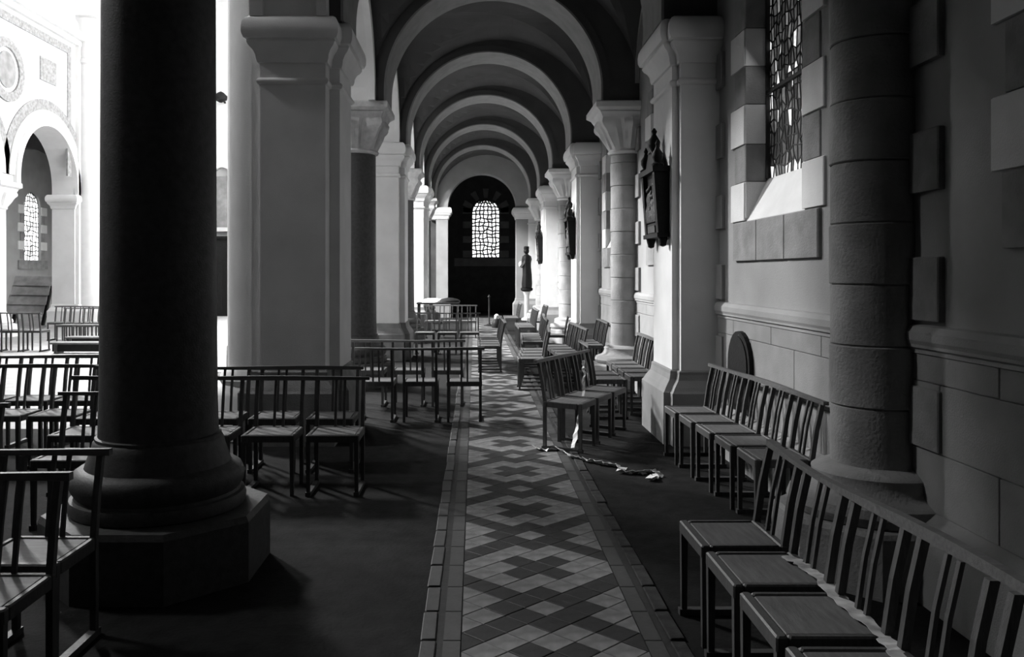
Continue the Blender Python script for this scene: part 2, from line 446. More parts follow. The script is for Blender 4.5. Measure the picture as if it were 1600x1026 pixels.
def nave_column(ys, label):
    t = empty('nave_column', (0, ys, 0), label=label, cat='column', kind='thing', group='dark round columns between aisle and nave')
    cx = -1.668; r = .29
    MB().lathe(cx, 0, [(r+.012, .66), (r+.005, .9), (r, 1.6), (r-.006, 3.2)], 40).build('shaft', M['granite'], t, smooth=True)
    MB().lathe(cx, 0, [(.425, .33), (.44, .34), (.445, .37), (.435, .40), (.415, .405), (.41, .42), (.43, .45), (.438, .49), (.42, .53), (.39, .55), (.365, .555), (.35, .60), (.335, .64), (.325, .68), (.315, .69), (.315, .705), (.30, .71)], 40).build('base_moulding', M['granite'], t, smooth=True)
    MB().lathe(cx, 0, [(.575, 0), (.575, .30), (.56, .33), (.4, .335)], 8, a0=math.pi/8).build('plinth', M['granite'], t)
    capital(t, cx, r-.006, .5, M['capital'])
    return t
pn = ['behind the viewer', 'beside the rounded dark panel', 'with second carved frame, beyond the carved column', 'with third carved frame, far down the aisle', 'beside the arch of the dark chapel']
pi_ = 0; ci_ = 0
CL = ['out of view', 'banded grey stone wall column beside the large side window', 'banded stone column with white carved capital past the first wall pier', 'smaller banded column with carved capital, third along the window wall', 'distant banded column, fourth along the window wall']
NL = ['out of view', 'huge dark round column with moulded octagonal base, closest to the chairs', 'dark round column with pale carved capital behind the first compound pier', 'thinner-looking dark column, third between aisle and nave', 'far dark column, last before the dark chapel arch']
for i, ys in enumerate(sup):
    if ys < 0: continue
    if is_pier(i):
        if ys < 2: continue
        pi_ += 1
        wall_pier(ys, 'pale plaster wall pier '+pn[pi_])
        if ys < 29: nave_pier(ys, ['x', 'broad grey compound pier with white half column on its nave side', 'second compound pier between aisle and nave, pale and slimmer', 'third compound pier between aisle and nave', 'last compound pier before the dark chapel arch'][pi_])
    else:
        ci_ += 1
        wall_column(ys, CL[ci_]); nave_column(ys, NL[ci_])
# support behind the camera
wall_pier(.8-.0, 'pale plaster wall pier closest to the rear wall') if False else None

# ------------------------------------------------------------------ arches across the aisle and vault
nm = ['', 'nearest', 'first', 'second', 'third', 'fourth', 'fifth', 'sixth', 'seventh']
AL = {4.4: 'transverse arch above the huge dark column', 8.0: 'transverse arch above the first wall pier', 11.6: 'largest pale arch band in view, resting on the carved capitals',
      15.2: 'second pale arch band down the aisle vault', 18.8: 'third pale arch band down the aisle vault', 22.4: 'fourth pale arch band down the aisle vault', 26.0: 'fifth and smallest pale arch band before the chapel'}
web = MB()
for i, ys in enumerate(sup):
    if ys < 0 or ys > 28: continue
    ys = round(ys, 2)
    t = empty('transverse_arch', (0, 0, 0), cat='arch', kind='thing', label=AL.get(ys, 'transverse arch over the front of the aisle'), group='round arches across the aisle')
    arch_ring(MB(), 'x', XC, 1.45, 1.475, SPA, ys-.41, ys+.41, 48, stilt=SPA-SPR).build('soffit', M['ring'], t)
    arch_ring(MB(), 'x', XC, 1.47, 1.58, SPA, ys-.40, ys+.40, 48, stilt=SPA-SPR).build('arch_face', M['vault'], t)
    pr = [(XC-1.56, SPR)]+[(p[0], p[1]) for p in arcpts(XC, 1.56, SPA, 32)]+[(XC+1.56, SPR)]
    pr = [(-1.40, SPR)]+pr+[(XW+.02, SPR)]
    pr = [(max(a, -1.40), b) for a, b in pr]
    profile_wall(web, 'x', pr, 5.95, ys-.38, ys+.38)
vx0, vx1 = -1.42, XW+.02; vc = (vx0+vx1)/2; vh = (vx1-vx0)/2
NX = 28; NY = 20
for a, b in zip(sup[:-1], sup[1:]):
    y0, y1 = a+.38, b-.38; c = (a+b)/2; h = 1.42
    n0 = len(web.v)
    for iy in range(NY+1):
        y = y0+(y1-y0)*iy/NY
        for ix in range(NX+1):
            x = vx0+(vx1-vx0)*(.5-.5*math.cos(math.pi*ix/NX))
            A = SPR+1.85*math.sqrt(max(0, 1-((x-vc)/vh)**2))
            B = SPR+1.85*math.sqrt(max(0, 1-((y-c)/h)**2)) if abs(y-c) < h else SPR
            web.v.append((x, y, max(A, B)))
    for iy in range(NY):
        for ix in range(NX):
            q = n0+iy*(NX+1)+ix; web.f.append((q, q+1, q+NX+2, q+NX+1))
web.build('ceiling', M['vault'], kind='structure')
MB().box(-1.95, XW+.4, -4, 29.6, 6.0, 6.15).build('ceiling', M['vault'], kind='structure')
# wall ribs above the side windows
for c in bays:
    if c > 0: arch_ring(MB(), 'y', c, 1.45, 1.53, SPR-.03, XW-.06, XW+.01, 28).build('wall_rib', M['ring'], wr)

# ------------------------------------------------------------------ arcade wall between aisle and nave
mb = MB(); prof = [(-4, SPR)]
for c in bays:
    if c < 0: continue
    prof += arcpts(c, 1.31, SPR, 24)
prof += [(29.6, SPR)]
profile_wall(mb, 'y', prof, 12.8, XL0, XL1-.04)
mb.build('wall_left', M['nave'], kind='structure')
for c in bays:
    if c < 0: continue
    arch_ring(MB(), 'y', c, 1.25, 1.40, SPR, -1.42, -1.33, 32).build('arcade_arch_moulding', M['plaster'], bpy.data.objects['wall_left'])
    arch_ring(MB(), 'y', c, 1.25, 1.45, SPR, -2.02, -1.9, 32).build('arcade_arch_moulding', M['nave'], bpy.data.objects['wall_left'])
MB().box(-11.5, XL0, 2.15, 2.4, 0, 12.8).build('wall_light_blocker', M['gallery'], kind='structure')  # partition added out of view, holds nave light off the foreground
# back of the church behind the camera
MB().box(-16, 2.6, -4.2, -4, 0, 12.8).build('wall_back', M['gallery'], kind='structure')
MB().box(-1.95, XL1, -4, -.2, 0, 3.9).build('wall_left', M['wall'], kind='structure')
# west gallery over the front part of the nave keeps it dark
gal = MB().box(-11.5, XL0, -4, 3.0, 3.9, 4.2).box(-11.5, XL0, 2.9, 3.1, 3.9, 5.2); gal.build('ceiling', M['gallery'], kind='structure')

# ------------------------------------------------------------------ end of the aisle: arch and dark chapel
mb = MB(); prof = [(-1.36, 0), (-.95, 0)]+arcpts(XC, 1.2, SPR, 28)+[(1.45, 0), (2.7, 0)]
profile_wall(mb, 'x', prof, 6.2, YEND, YEND+.6)
mb.build('wall_end', M['wall'], kind='structure')
for x0, x1 in ((-1.6, -.95), (1.45, XW)):
    b = MB().rectmould(x0, x1, YEND, YEND+.6, PROF_IMP); b.build('impost', M['plaster'], bpy.data.objects['wall_end'])
    b = MB().rectmould(x0, x1, YEND, YEND+.6, PROF_BASE); b.build('base', M['dado'], bpy.data.objects['wall_end'])
YW = 34.3; WX = .45
ch = MB(); ch.box(-2.6, 3.2, YW, YW+.4, 0, 2.2); profile_wall(ch, 'x', [(-2.6, 2.2), (WX-.575, 2.2)]+arcpts(WX, .575, 4.05, 16)+[(WX+.575, 2.2), (3.2, 2.2)], 6.5, YW, YW+.4)
ch.box(-2.8, -2.6, 29.8, 34.7, 0, 6.5).box(3.2, 3.4, 29.8, 34.7, 0, 6.5).box(-2.8, 3.4, 29.8, 34.7, 6.5, 6.7)
ch.box(2.3, 3.4, 29.6, 29.8, 0, 6.5).box(-2.8, -1.3, 29.79, 29.85, 0, 6.5)
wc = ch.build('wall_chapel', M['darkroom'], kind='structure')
for s_ in (-1, 1):
    for q in range(7):
        z0 = 2.2+q*.3
        y_ = 0
        x0, x1 = sorted((WX+s_*.60, WX+s_*(1.15 if q % 2 else .95)))
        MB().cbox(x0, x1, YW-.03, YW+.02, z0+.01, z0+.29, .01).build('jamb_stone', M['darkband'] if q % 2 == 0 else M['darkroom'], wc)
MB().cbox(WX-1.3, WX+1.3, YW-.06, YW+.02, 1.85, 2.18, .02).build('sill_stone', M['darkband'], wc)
for k in range(11):      # voussoirs round the window head
    a0 = math.pi*k/11+.02; a1 = math.pi*(k+1)/11-.02
    pts = [(WX+r*math.cos(a), 4.05+r*math.sin(a)) for r, a in ((.62, a0), (1.0, a0), (1.0, a1), (.62, a1))]
    MB().loft([[(x, YW-.03, z) for x, z in pts], [(x, YW+.02, z) for x, z in pts]]).build('voussoir', M['darkband'] if k % 2 else M['darkroom'], wc)
wn = empty('window_20', kind='structure'); ge = bpy.data.objects.new('glazing', None); COL.objects.link(ge); ge.parent = wn; ge.location = (WX, YW+.15, 0)
leaded('g', 1.15, 4.05, 2.2, 7, 15, pick_end, 'x', ge, seed=5, jit=.28, lead_w=.055, thick=.02)
MB().lathe(0, 0, [(0.001, 0), (.001, .01)], 4)

# ------------------------------------------------------------------ nave beyond the arcade
ORD0 = ['first', 'second', 'third', 'fourth']
NXL = -11.5; NX2 = -12.15
nc = [4.4, 12.4, 20.4, 28.4]; npier = [8.4, 16.4, 24.4]
mb = MB(); prof = [(-4, 3.8), (.9, 3.8)]
cs = [2.4+4*k for k in range(8)]
NS_ = 4.0
prof = [(-4, 3.8)]
for c in cs:
    if c+1.5 > 31: continue
    prof += [(c-1.5, 3.8)]+arcpts(c, 1.5, NS_, 24)+[(c+1.5, 3.8)]
prof += [(31, 3.8)]
profile_wall(mb, 'y', prof, 12.8, NX2, NXL)
wnv = mb.build('wall_nave', M['nave'], kind='structure')
for c in cs:
    if c+1.5 > 31 or c < 5: continue
    arch_ring(MB(), 'y', c, 1.50, 1.68, NS_, NXL-.02, NXL+.10, 32, stilt=.2).build('arch_moulding', M['nave'], wnv)
    arch_ring(MB(), 'y', c, 1.68, 1.92, NS_, NXL-.02, NXL+.05, 32).build('arch_moulding', M['nave'], wnv)
    arch_ring(MB(), 'y', c, 1.92, 2.20, NS_, NXL-.02, NXL+.025, 32).build('dark_voussoir_band', M['naveband'], wnv)
for a in (8.4, 16.4):
    y0, y1 = a+.75, a+8-.75
    MB().box(NXL-.02, NXL+.03, y0, y1, 7.75, 7.97).build('frieze_band', M['naveband'], wnv)
    for yy in (y0, y1-.2): MB().box(NXL-.02, NXL+.029, yy, yy+.2, 4.3, 7.75).build('border_band', M['naveband'], wnv)
    yc = a+4
    rb = MB(); rb = arch_ring(rb, 'y', yc, .55, .78, 6.55, NXL-.02, NXL+.05, 24)
    n = len(rb.v); R2 = [(.55, .78)]
    rings = []
    for k in range(25):
        t = math.pi+math.pi*k/24; ca, sa = math.cos(t), math.sin(t)
        rings.append([(NXL-.02, yc+.55*ca, 6.55+.55*sa), (NXL-.02, yc+.78*ca, 6.55+.78*sa), (NXL+.05, yc+.78*ca, 6.55+.78*sa), (NXL+.05, yc+.55*ca, 6.55+.55*sa)])
    rb.loft(rings); rb.build('roundel', M['naveband'], wnv)
    MB().loft([[(x, yc+.4*math.cos(2*math.pi*j/24), 6.55+.45*math.sin(2*math.pi*j/24)) for j in range(24)] for x in (NXL-.02, NXL+.03)]).build('roundel_relief', M['stone'], wnv)
    for dy in (-2, 2): MB().box(NXL-.02, NXL+.03, yc+dy-.42, yc+dy+.42, 6.68, 7.3).build('inset_panel', M['naveband'], wnv)
# gallery cornice and clerestory zone above
MB().box(NXL-.02, NXL+.25, -4, 31, 8.25, 8.45).box(NXL-.02, NXL+.12, -4, 31, 8.1, 8.25).build('trim_2', M['nave'], kind='structure')
for ys in nc:
    t = empty('far_column', (0, ys, 0), label='pale far column on the other side of the nave' if ys == 20.4 else 'pale far column among the nave arches, counted %s from the entrance' % ORD0[nc.index(ys)], cat='column', kind='thing', group='columns across the nave')
    cx = -11.83
    MB().lathe(cx, 0, [(.3, .6), (.29, 3.2)], 32).build('shaft', M['plaster'], t, smooth=True)
    MB().lathe(cx, 0, [(.42, .3), (.46, .36), (.44, .42), (.38, .46), (.36, .52), (.31, .6)], 32).build('base_moulding', M['plaster'], t, smooth=True)
    MB().lathe(cx, 0, [(.58, 0), (.58, .3), (.4, .31)], 8, a0=math.pi/8).build('plinth', M['plaster'], t)
    capital(t, cx, .29, .48, M['white'], 3.15, 3.64, 3.80)
for ys in npier:
    t = empty('far_pier', (0, ys, 0), label='white pier with tall round shaft across the nave, beside the far arch' if ys == 24.4 else 'white pier across the nave, %s from the entrance' % ORD0[npier.index(ys)], cat='pier', kind='thing', group='piers across the nave')
    MB().box(NX2, NXL, -.5, .5, 0, 3.8).box(NXL, NXL+.1, -.45, .45, 0, 12.5).build('shaft', M['nave'], t)
    MB().rectmould(NX2, NXL, -.5, .5, [(o, z-.06) for o, z in PROF_IMP]).build('impost', M['nave'], t)
    MB().rectmould(NX2, NXL+.1, -.5, .5, PROF_BASE).build('base', M['nave'], t)
    MB().lathe(NXL+.22, 0, [(.44, 0), (.44, .45), (.38, .5), (.34, .6), (.34, 7.6), (.40, 7.65), (.40, 7.72), (.34, 7.78), (.34, 8.3), (.42, 8.5), (.5, 8.9)], 32).build('round_shaft', M['nave'], t, smooth=True)
    MB().rectmould(NXL-.1, NXL+.6, -.4, .4, [(0, 8.9), (.08, 8.98), (.08, 9.1)]).build('corbel', M['nave'], t)
# far side aisle
mb = MB(); mb.box(-15.9, -15.5, -4, 31, 0, 2.0)
profile_wall(mb, 'y', [(-4, 2.0), (28.6, 2.0)]+arcpts(29.15, .55, 3.85, 12)+[(29.7, 2.0), (31, 2.0)], 6.0, -15.9, -15.5)
wf = mb.build('wall_far_aisle', M['wall'], kind='structure')
for s_ in (-1, 1):
    for q in range(6):
        z0 = 2.05+q*.31; y0, y1 = sorted((29.15+s_*.56, 29.15+s_*(.95 if q % 2 else .80)))
        MB().cbox(-15.52, -15.47, y0, y1, z0+.01, z0+.30, .008).build('jamb_stone', M['white'] if q % 2 else M['stone'], wf)
MB().cbox(-15.52, -15.44, 28.2, 30.1, 1.7, 2.0, .01).build('sill_stone', M['stone'], wf)
wn = empty('window_21', kind='structure'); ge = bpy.data.objects.new('glazing', None); COL.objects.link(ge); ge.parent = wn; ge.location = (-15.6, 29.15, 0)
leaded('g', 1.1, 3.85, 2.0, 6, 14, pick_end, 'y', ge, seed=9, jit=.25, lead_w=.03, thick=.02)
MB().box(-15.9, NX2, -4, 31, 6.0, 6.2).build('ceiling', M['vault'], kind='structure')
mb = MB(); profile_wall(mb, 'x', [(-15.5, 3.8)]+arcpts(-13.85, 1.5, 3.9, 24)+[(NX2, 3.8)], 6.0, 25.3, 25.8); mb.build('wall_far_arch', M['vault'], kind='structure')
MB().box(-15.5, -15.1, 25.1, 26.0, 0, 3.8).build('wall_far_respond', M['stone'], kind='structure')
# nave end wall and ceiling
MB().box(-15.9, XL1, 31, 31.3, 0, 12.8).build('wall_nave_end', M['nave'], kind='structure')
MB().box(-12.2, XL0, -4, 31, 12.8, 13).build('ceiling', M['nave'], kind='structure')
# tall dark wooden cabinet and white niche column at the nave end
t = empty('confessional', (-9.35, 30.55, 0), label='tall dark wooden confessional against the bright nave end wall', cat='confessional', kind='thing')
MB().box(-.75, .75, -.35, .35, 0, 2.75).build('body', M['black'], t)
MB().rectmould(-.75, .75, -.35, .35, [(0, 2.75), (.06, 2.8), (.08, 2.86), (.08, 2.9)]).build('cornice', M['black'], t)
for x in (-.5, 0, .5): MB().cbox(x-.2, x+.2, -.38, -.34, .2, 2.5, .01).build('door_panel', M['black'], t)
t = empty('statue_niche', (-9.35, 30.8, 0), label='pale carved niche with slender column above the dark confessional', cat='niche', kind='thing')
MB().box(-.5, .5, -.1, .18, 3.1, 3.25).build('shelf', M['white'], t)
for x in (-.4, .4): MB().lathe(x, -.02, [(.09, 3.25), (.07, 3.35), (.07, 4.9), (.1, 5.0), (.13, 5.15)], 16).build('colonnette', M['white'], t, smooth=True)
arch_ring(MB(), 'x', 0, .32, .5, 5.15, -.12, .18, 20).build('arch_head', M['white'], t)
MB().box(-.3, .3, .1, .18, 3.25, 5.15).build('recess', M['stone'], t)
t = empty('wall_lamp', (-9.3, 30.8, 7.9), label='small dark bracket lamp high on the nave end wall', cat='lamp', kind='thing')
MB().beam((0, .18, 0), (0, -.3, .1), .06, .06).build('bracket', M['black'], t)
MB().lathe(0, -.35, [(.05, -.1), (.22, .0), (.25, .12), (.12, .25), (.03, .3)], 14).build('shade', M['black'], t, smooth=True)
# stack of leaning boards in the far aisle
t = empty('board_stack', (-13.35, 24.9, 0), label='slanted stack of wide grey boards inside the far arch', cat='boards', kind='thing')
for k in range(4):
    z = .35+.28*k
    MB().loft([[(-.6, -.25+.16*k, z), (.55, -.25+.16*k, z-.02), (.55, -.22+.16*k, z), (-.6, -.22+.16*k, z+.02)],
               [(-.75+.1, -.05+.16*k, z+.27), (.5, -.05+.16*k, z+.25), (.5, -.02+.16*k, z+.27), (-.65, -.02+.16*k, z+.29)]]).build('plank', M['stone'], t)
MB().loft([[(-.5, -.1, 0), (-.42, -.1, 0), (-.42, 0, 0), (-.5, 0, 0)], [(-.5, .5, 1.4), (-.42, .5, 1.4), (-.42, .6, 1.4), (-.5, .6, 1.4)]]).build('leg', M['black'], t)
MB().loft([[(.4, -.1, 0), (.48, -.1, 0), (.48, 0, 0), (.4, 0, 0)], [(.4, .5, 1.4), (.48, .5, 1.4), (.48, .6, 1.4), (.4, .6, 1.4)]]).build('leg', M['black'], t)
# low kneeling benches on the nave floor
for x0, x1, y, l in ((-8.2, -5.9, 16.2, 'closer to the bare floor'), (-8.6, -6.2, 17.6, 'just before the far chair rows')):
    t = empty('kneeling_bench', ((x0+x1)/2, y, 0), label='long low dark kneeling bench '+l, cat='bench', kind='thing', group='low benches on the nave floor')
    hw = (x1-x0)/2
    MB().cbox(-hw, hw, -.16, .16, .18, .22, .01).build('kneeler_board', M['seat'], t)
    MB().box(-hw+.03, hw-.03, -.12, -.09, .04, .18).build('apron', M['black'], t)
    for x in (-hw+.1, hw-.1): MB().box(x-.03, x+.03, -.14, .14, 0, .18).build('leg', M['wood'], t)

# ------------------------------------------------------------------ carved frames on the wall piers
def frame(ys, label, side=1):
    t = empty('carved_frame', (1.806, ys+.03, 1.90), label=label, cat='frame', kind='thing', group='carved dark frames on the piers')
    W = .30
    lean = lambda z: -.015-.05*z/.7          # leans out at the top
    def slab(mb, y0, y1, z0, z1, d0, d1):
        mb.loft([[(d0 if d0 is not None else -.002, y0, z0), (lean(z0)-d1, y0, z0), (lean(z0)-d1, y1, z0), (d0 if d0 is not None else -.002, y1, z0)],
                 [(d0 if d0 is not None else -.002, y0, z1), (lean(z1)-d1, y0, z1), (lean(z1)-d1, y1, z1), (d0 if d0 is not None else -.002, y1, z1)]]); return mb
    slab(MB(), -W+.01, W-.01, .02, .62, None, .045).build('back_board', M['black'], t)
    m = MB(); slab(m, -W, -W+.085, 0, .64, None, .085); slab(m, W-.085, W, 0, .64, None, .085)
    slab(m, -W+.08, W-.08, .0, .13, None, .075); slab(m, -W-.02, W+.02, .60, .65, None, .10); slab(m, -W-.02, W+.02, -.01, .03, None, .10)
    m.build('frame_border', M['black'], t)
    R = MB(); rnd = random.Random(2)
    for q in range(7):
        y = -.17+.34*q/6; h = rnd.uniform(.22, .34); z0 = .14
        R.lathe(lean(.3)-.052, y, [(.028, z0), (.036, z0+h*.4), (.02, z0+h*.6), (.03, z0+h*.8), (.012, z0+h)], 8)
        R.sphere((lean(.3)-.062, y, z0+h+.02), .024, 8, 5)
    R.build('relief', M['relief'], t, smooth=True)
    slab(MB(), -.16, .16, .04, .105, -.05, .086).build('title_panel', M['relief'], t)
    for y in (-W+.04, W-.04):
        c = lean(.65)-.04
        MB().lathe(c, y, [(.055, .64), (.06, .67), (.03, .69), (.05, .73), (.052, .77), (.025, .81), (.015, .84), (.022, .86), (.004, .90)], 10).build('finial', M['black'], t, smooth=True)
        MB().lathe(-.05, y, [(.008, -.10), (.03, -.09), (.035, -.06), (.045, -.03), (.045, 0)], 10).build('foot', M['black'], t, smooth=True)
    g_ = MB(); c = lean(.7)
    for a_, b_, z0, z1 in ((W-.08, .15, .65, .74), (.15, .07, .74, .82)):
        g_.loft([[(c+.04, -a_, z0), (c+.04, a_, z0), (c+.04, b_, z1), (c+.04, -b_, z1)], [(c-.05, -a_, z0), (c-.05, a_, z0), (c-.05, b_, z1), (c-.05, -b_, z1)]])
    g_.build('gable', M['black'], t)
    MB().lathe(c-.01, 0, [(.06, .80), (.03, .83), (.055, .87), (.06, .92), (.03, .97), (.018, .99), (.028, 1.02), (.008, 1.05)], 10).build('finial', M['black'], t, smooth=True)
    return t
frame(8.0, 'dark carved picture frame with finials on the first wall pier')
frame(15.2, 'dark carved picture frame on the second wall pier')
frame(22.4, 'small-looking dark carved frame on the third wall pier')
0 and frame(28.4, 'farthest carved frame, thin dark strip beside the chapel arch')
# statue on a white pedestal near the end of the aisle
t = empty('statue', (1.72, 27.6, 0), label='dark robed statue on bracket by the end of the window wall', cat='statue', kind='thing')
MB().lathe(0, 0, [(.12, .95), (.16, .97), (.20, 1.0), (.20, 1.06), (.16, 1.08)], 14).build('bracket', M['black'], t, smooth=True)
NSEG = 20; rings = []
for r, z, ox in ((.20, 1.08, 0), (.21, 1.2, 0), (.185, 1.5, .01), (.17, 1.75, 0), (.18, 1.9, -.01), (.20, 2.02, 0), (.17, 2.12, 0), (.08, 2.17, 0), (.06, 2.2, -.01)):
    rings.append([(ox+r*(1+.07*math.cos(7*a_))*math.cos(a_)*.8, r*(1+.07*math.cos(7*a_))*math.sin(a_), z) for a_ in [2*math.pi*j/NSEG for j in range(NSEG)]])
MB().loft(rings).build('robe', M['black'], t, smooth=True)
MB().sphere((-.01, 0, 2.29), .09, 12, 8, 1.2).build('head', M['black'], t, smooth=True)
MB().lathe(-.01, 0, [(.08, 2.34), (.09, 2.37), (.085, 2.44), (.06, 2.45)], 10).build('crown', M['black'], t, smooth=True)
MB().beam((-.03, -.15, 1.98), (-.2, -.06, 1.75), .07, .07).beam((-.03, .15, 1.98), (-.2, .06, 1.8), .07, .07).build('arm', M['relief'], t)
MB().sphere((-.2, 0, 1.85), .07, 10, 6, 1.5).build('carried_figure', M['paper'], t, smooth=True)
t = empty('pedestal', (1.72, 27.6, 0), label='slim white pedestal post below the dark statue', cat='pedestal', kind='thing')
MB().lathe(0, 0, [(.18, 0), (.18, .06), (.09, .1), (.08, .8), (.1, .88), (.14, .945)], 16).build('post', M['white'], t, smooth=True)
# arched dark panel leaning on the wall by the first pier
t = empty('arched_panel', (2.13, 6.81, 0), label='round-topped dark wooden panel standing against the dado', cat='panel', kind='thing')
def archpanel(hw, z0, ztop, x0, x1):
    p = [(-hw, z0), (hw, z0)]+[(hw*math.cos(math.pi*i/12), ztop-hw+hw*math.sin(math.pi*i/12)) for i in range(13)]
    return MB().loft([[(x0, y, z) for y, z in p], [(x1, y, z) for y, z in p]])
t.location = (2.185, 6.86, 0)
archpanel(.285, .42, 1.075, -.015, .022).build('board', M['black'], t)
archpanel(.235, .47, 1.03, -.024, -.0155).build('inner_field', M['black'], t)

# ------------------------------------------------------------------ chairs
def make_chair():
    t = empty('church_chair', (0, 0, 0), cat='chair', kind='thing', label='x')
    MB().cbox(-.155, .155, -.145, .14, .405, .421, .004).build('seat_panel', M['seat'], t)
    f = MB(); f.cbox(-.185, .185, -.185, -.147, .375, .425, .006).cbox(-.185, .185, .142, .175, .375, .425, .006)
    f.cbox(-.185, -.157, -.147, .142, .375, .425, .006).cbox(.157, .185, -.147, .142, .375, .425, .006); f.build('seat_frame', M['wood'], t)
    for s_ in (-1, 1):
        MB().beam((s_*.168, -.168, 0), (s_*.168, -.168, .38), .024, .024, w2=.030, h2=.030).build('leg', M['wood'], t)
    for s_ in (-1, 1):
        p = [(.165+.0, 0), (.165, .43), (.19, .60), (.225, .757)]
        mb = MB(); w2 = .013; hh = .014
        mb.loft([[(s_*.168-w2, y-hh, z), (s_*.168+w2, y-hh, z), (s_*.168+w2, y+hh, z), (s_*.168-w2, y+hh, z)] for y, z in p]); mb.build('back_post', M['wood'], t)
    for x in (-.032, .032):
        p = [(.162, .42), (.188, .60), (.223, .757)]
        MB().loft([[(x-.009, y-.007, z), (x+.009, y-.007, z), (x+.009, y+.007, z), (x-.009, y+.007, z)] for y, z in p]).build('slat', M['wood'], t)
    return t
proto = make_chair(); used = [False]
fb = [None]
ORD = ['first', 'second', 'third', 'fourth', 'fifth', 'sixth', 'seventh']
DEG = math.radians
def row(desc, end, x, y, deg, n, s_, pitch=.43, drift=(0, 0), rail=True, foot=True, wob=.01, tail=0, bar_first=True):
    a = DEG(deg); ux, uy = math.cos(a), math.sin(a)
    grp = 'chairs of the '+desc
    for i in range(n):
        if not used[0]: c = proto; used[0] = True
        else: c = copy_tree(proto)
        px = x+s_*ux*pitch*i+drift[0]*i; py = y+s_*uy*pitch*i+drift[1]*i
        c.location = (px, py, 0); c.rotation_euler = (0, 0, a+random.uniform(-.012, .012))
        c['label'] = ('%s chair from the %s of the %s' % (ORD[i], end, desc)) if n > 1 else 'lone dark wooden chair '+desc
        if len(c['label'].split()) > 15: print('LONG', c['label'])
        c['group'] = grp
        if foot and i in (0, n-1) and n > 1:
            sx = (-s_ if i == 0 else s_)*.168
            b = MB().box(sx-.018, sx+.018, -.19, .19, 0, .028).build('foot_bar', M['wood'], c)
    if rail and n > 1:
        tx = x+s_*ux*pitch*(n-1)+drift[0]*(n-1); ty = y+s_*uy*pitch*(n-1)+drift[1]*(n-1)
        L_ = math.hypot(tx-x, ty-y); dx, dy = (tx-x)/L_, (ty-y)/L_
        bx, by = -math.sin(a), math.cos(a)      # local +Y (towards the back)
        N = max(8, n*4); rings = []
        for k in range(N+1):
            q = -.21+(L_+.42+tail)*k/N
            wv = wob*math.sin(q*2.6+x*3)*1.0; wz = wob*.5*math.sin(q*3.7+y)
            cx = x+dx*q+bx*(.230+wv); cy = y+dy*q+by*(.230+wv)
            rings.append([(cx-bx*.016, cy-by*.016, .757+wz*0), (cx+bx*.018, cy+by*.018, .757), (cx+bx*.018, cy+by*.018, .783+wz), (cx-bx*.016, cy-by*.016, .785+wz)])
        MB().loft(rings).build('top_rail', M['rail'], cat='rail', kind='thing', label='long wooden top rail joining the '+desc, group='rails joining chair rows')
row('wall row passing the big banded column', 'pier end', 1.12, 3.62, -90, 5, 1, wob=.022, tail=.3)
row('wall row under the side window', 'column end', 1.88, 5.21, -90, 5, -1, .425, (-.02, 0))
row('slanted row above the paper ribbon', 'ribbon end', .842, 7.41, 61.6, 3, 1)
row('short row behind the slanted one', 'pier end', 1.44, 9.02, 90, 2, 1)
row('wall row beyond the first pier', 'pier end', 1.88, 9.26, -90, 4, -1)
row('wall row past the white-capped column', 'column end', 1.86, 13.2, -90, 3, -1)
row('row at the tile strip edge', 'near end', .76, 11.16, -90, 4, -1, drift=(.04, 0))
row('second row along the tile strip edge', 'near end', .97, 13.9, -90, 5, -1, drift=(.02, 0))
row('distant trio by the dark chapel', 'near end', .95, 21.3, -90, 3, -1)
row('distant trio near the third wall pier', 'near end', 1.50, 19.9, -90, 3, -1)
row('shadowed row beside the strip-edge row', 'near end', 1.33, 11.75, -88, 4, -1)
row('far row facing the tile strip', 'near end', 1.10, 17.6, -90, 4, -1)
row('standing between wall row and strip rows', '', 1.5, 15.4, -95, 1, 1)
row('row standing on the tile strip', 'near end', .24, 13.12, -90, 5, -1)
row('pale seated row right of the third pier', 'strip end', -.1, 16.05, 0, 3, -1)
row('row in front of the dark chapel', 'strip end', -.15, 20.0, 0, 3, -1)
row('backward row by the grey pier', 'strip end', -.11, 8.83, 180, 3, 1, .46)
row('backward row deeper beside the grey pier', 'strip end', -.32, 9.84, 180, 3, 1, .46)
row('row before the grey pier', 'strip end', -.995, 5.97, 0, 5, -1, .45)
row('row touching the grey pier', 'strip end', -1.13, 6.64, 0, 5, -1, .45)
row('row beside the huge dark column base', 'column end', -1.80, 3.40, 0, 4, -1, .42)
row('lowest row beside the dark column', 'column end', -1.76, 2.96, 0, 3, -1, .42)
row('nave row left of the dark column', 'column end', -2.98, 4.72, 0, 3, -1, .42)
row('pair just behind the dark column', 'nave end', -2.50, 5.20, 0, 2, 1, .42)
row('nave row near the bright floor', 'column end', -3.36, 6.77, 0, 4, -1, .43)
row('nave row at the bright floor edge', 'column end', -3.55, 7.56, 0, 4, -1, .43)
row('across the nave left group', 'bench end', -8.75, 16.6, 180, 3, 1)
row('farthest nave row before white pier', 'bench end', -7.5, 19.3, 0, 6, -1)
row('far nave row behind the low benches', 'bench end', -7.7, 18.4, 0, 4, -1)
row('on the bright nave floor beside white half column', '', -2.95, 9.3, 200, 1, 1)

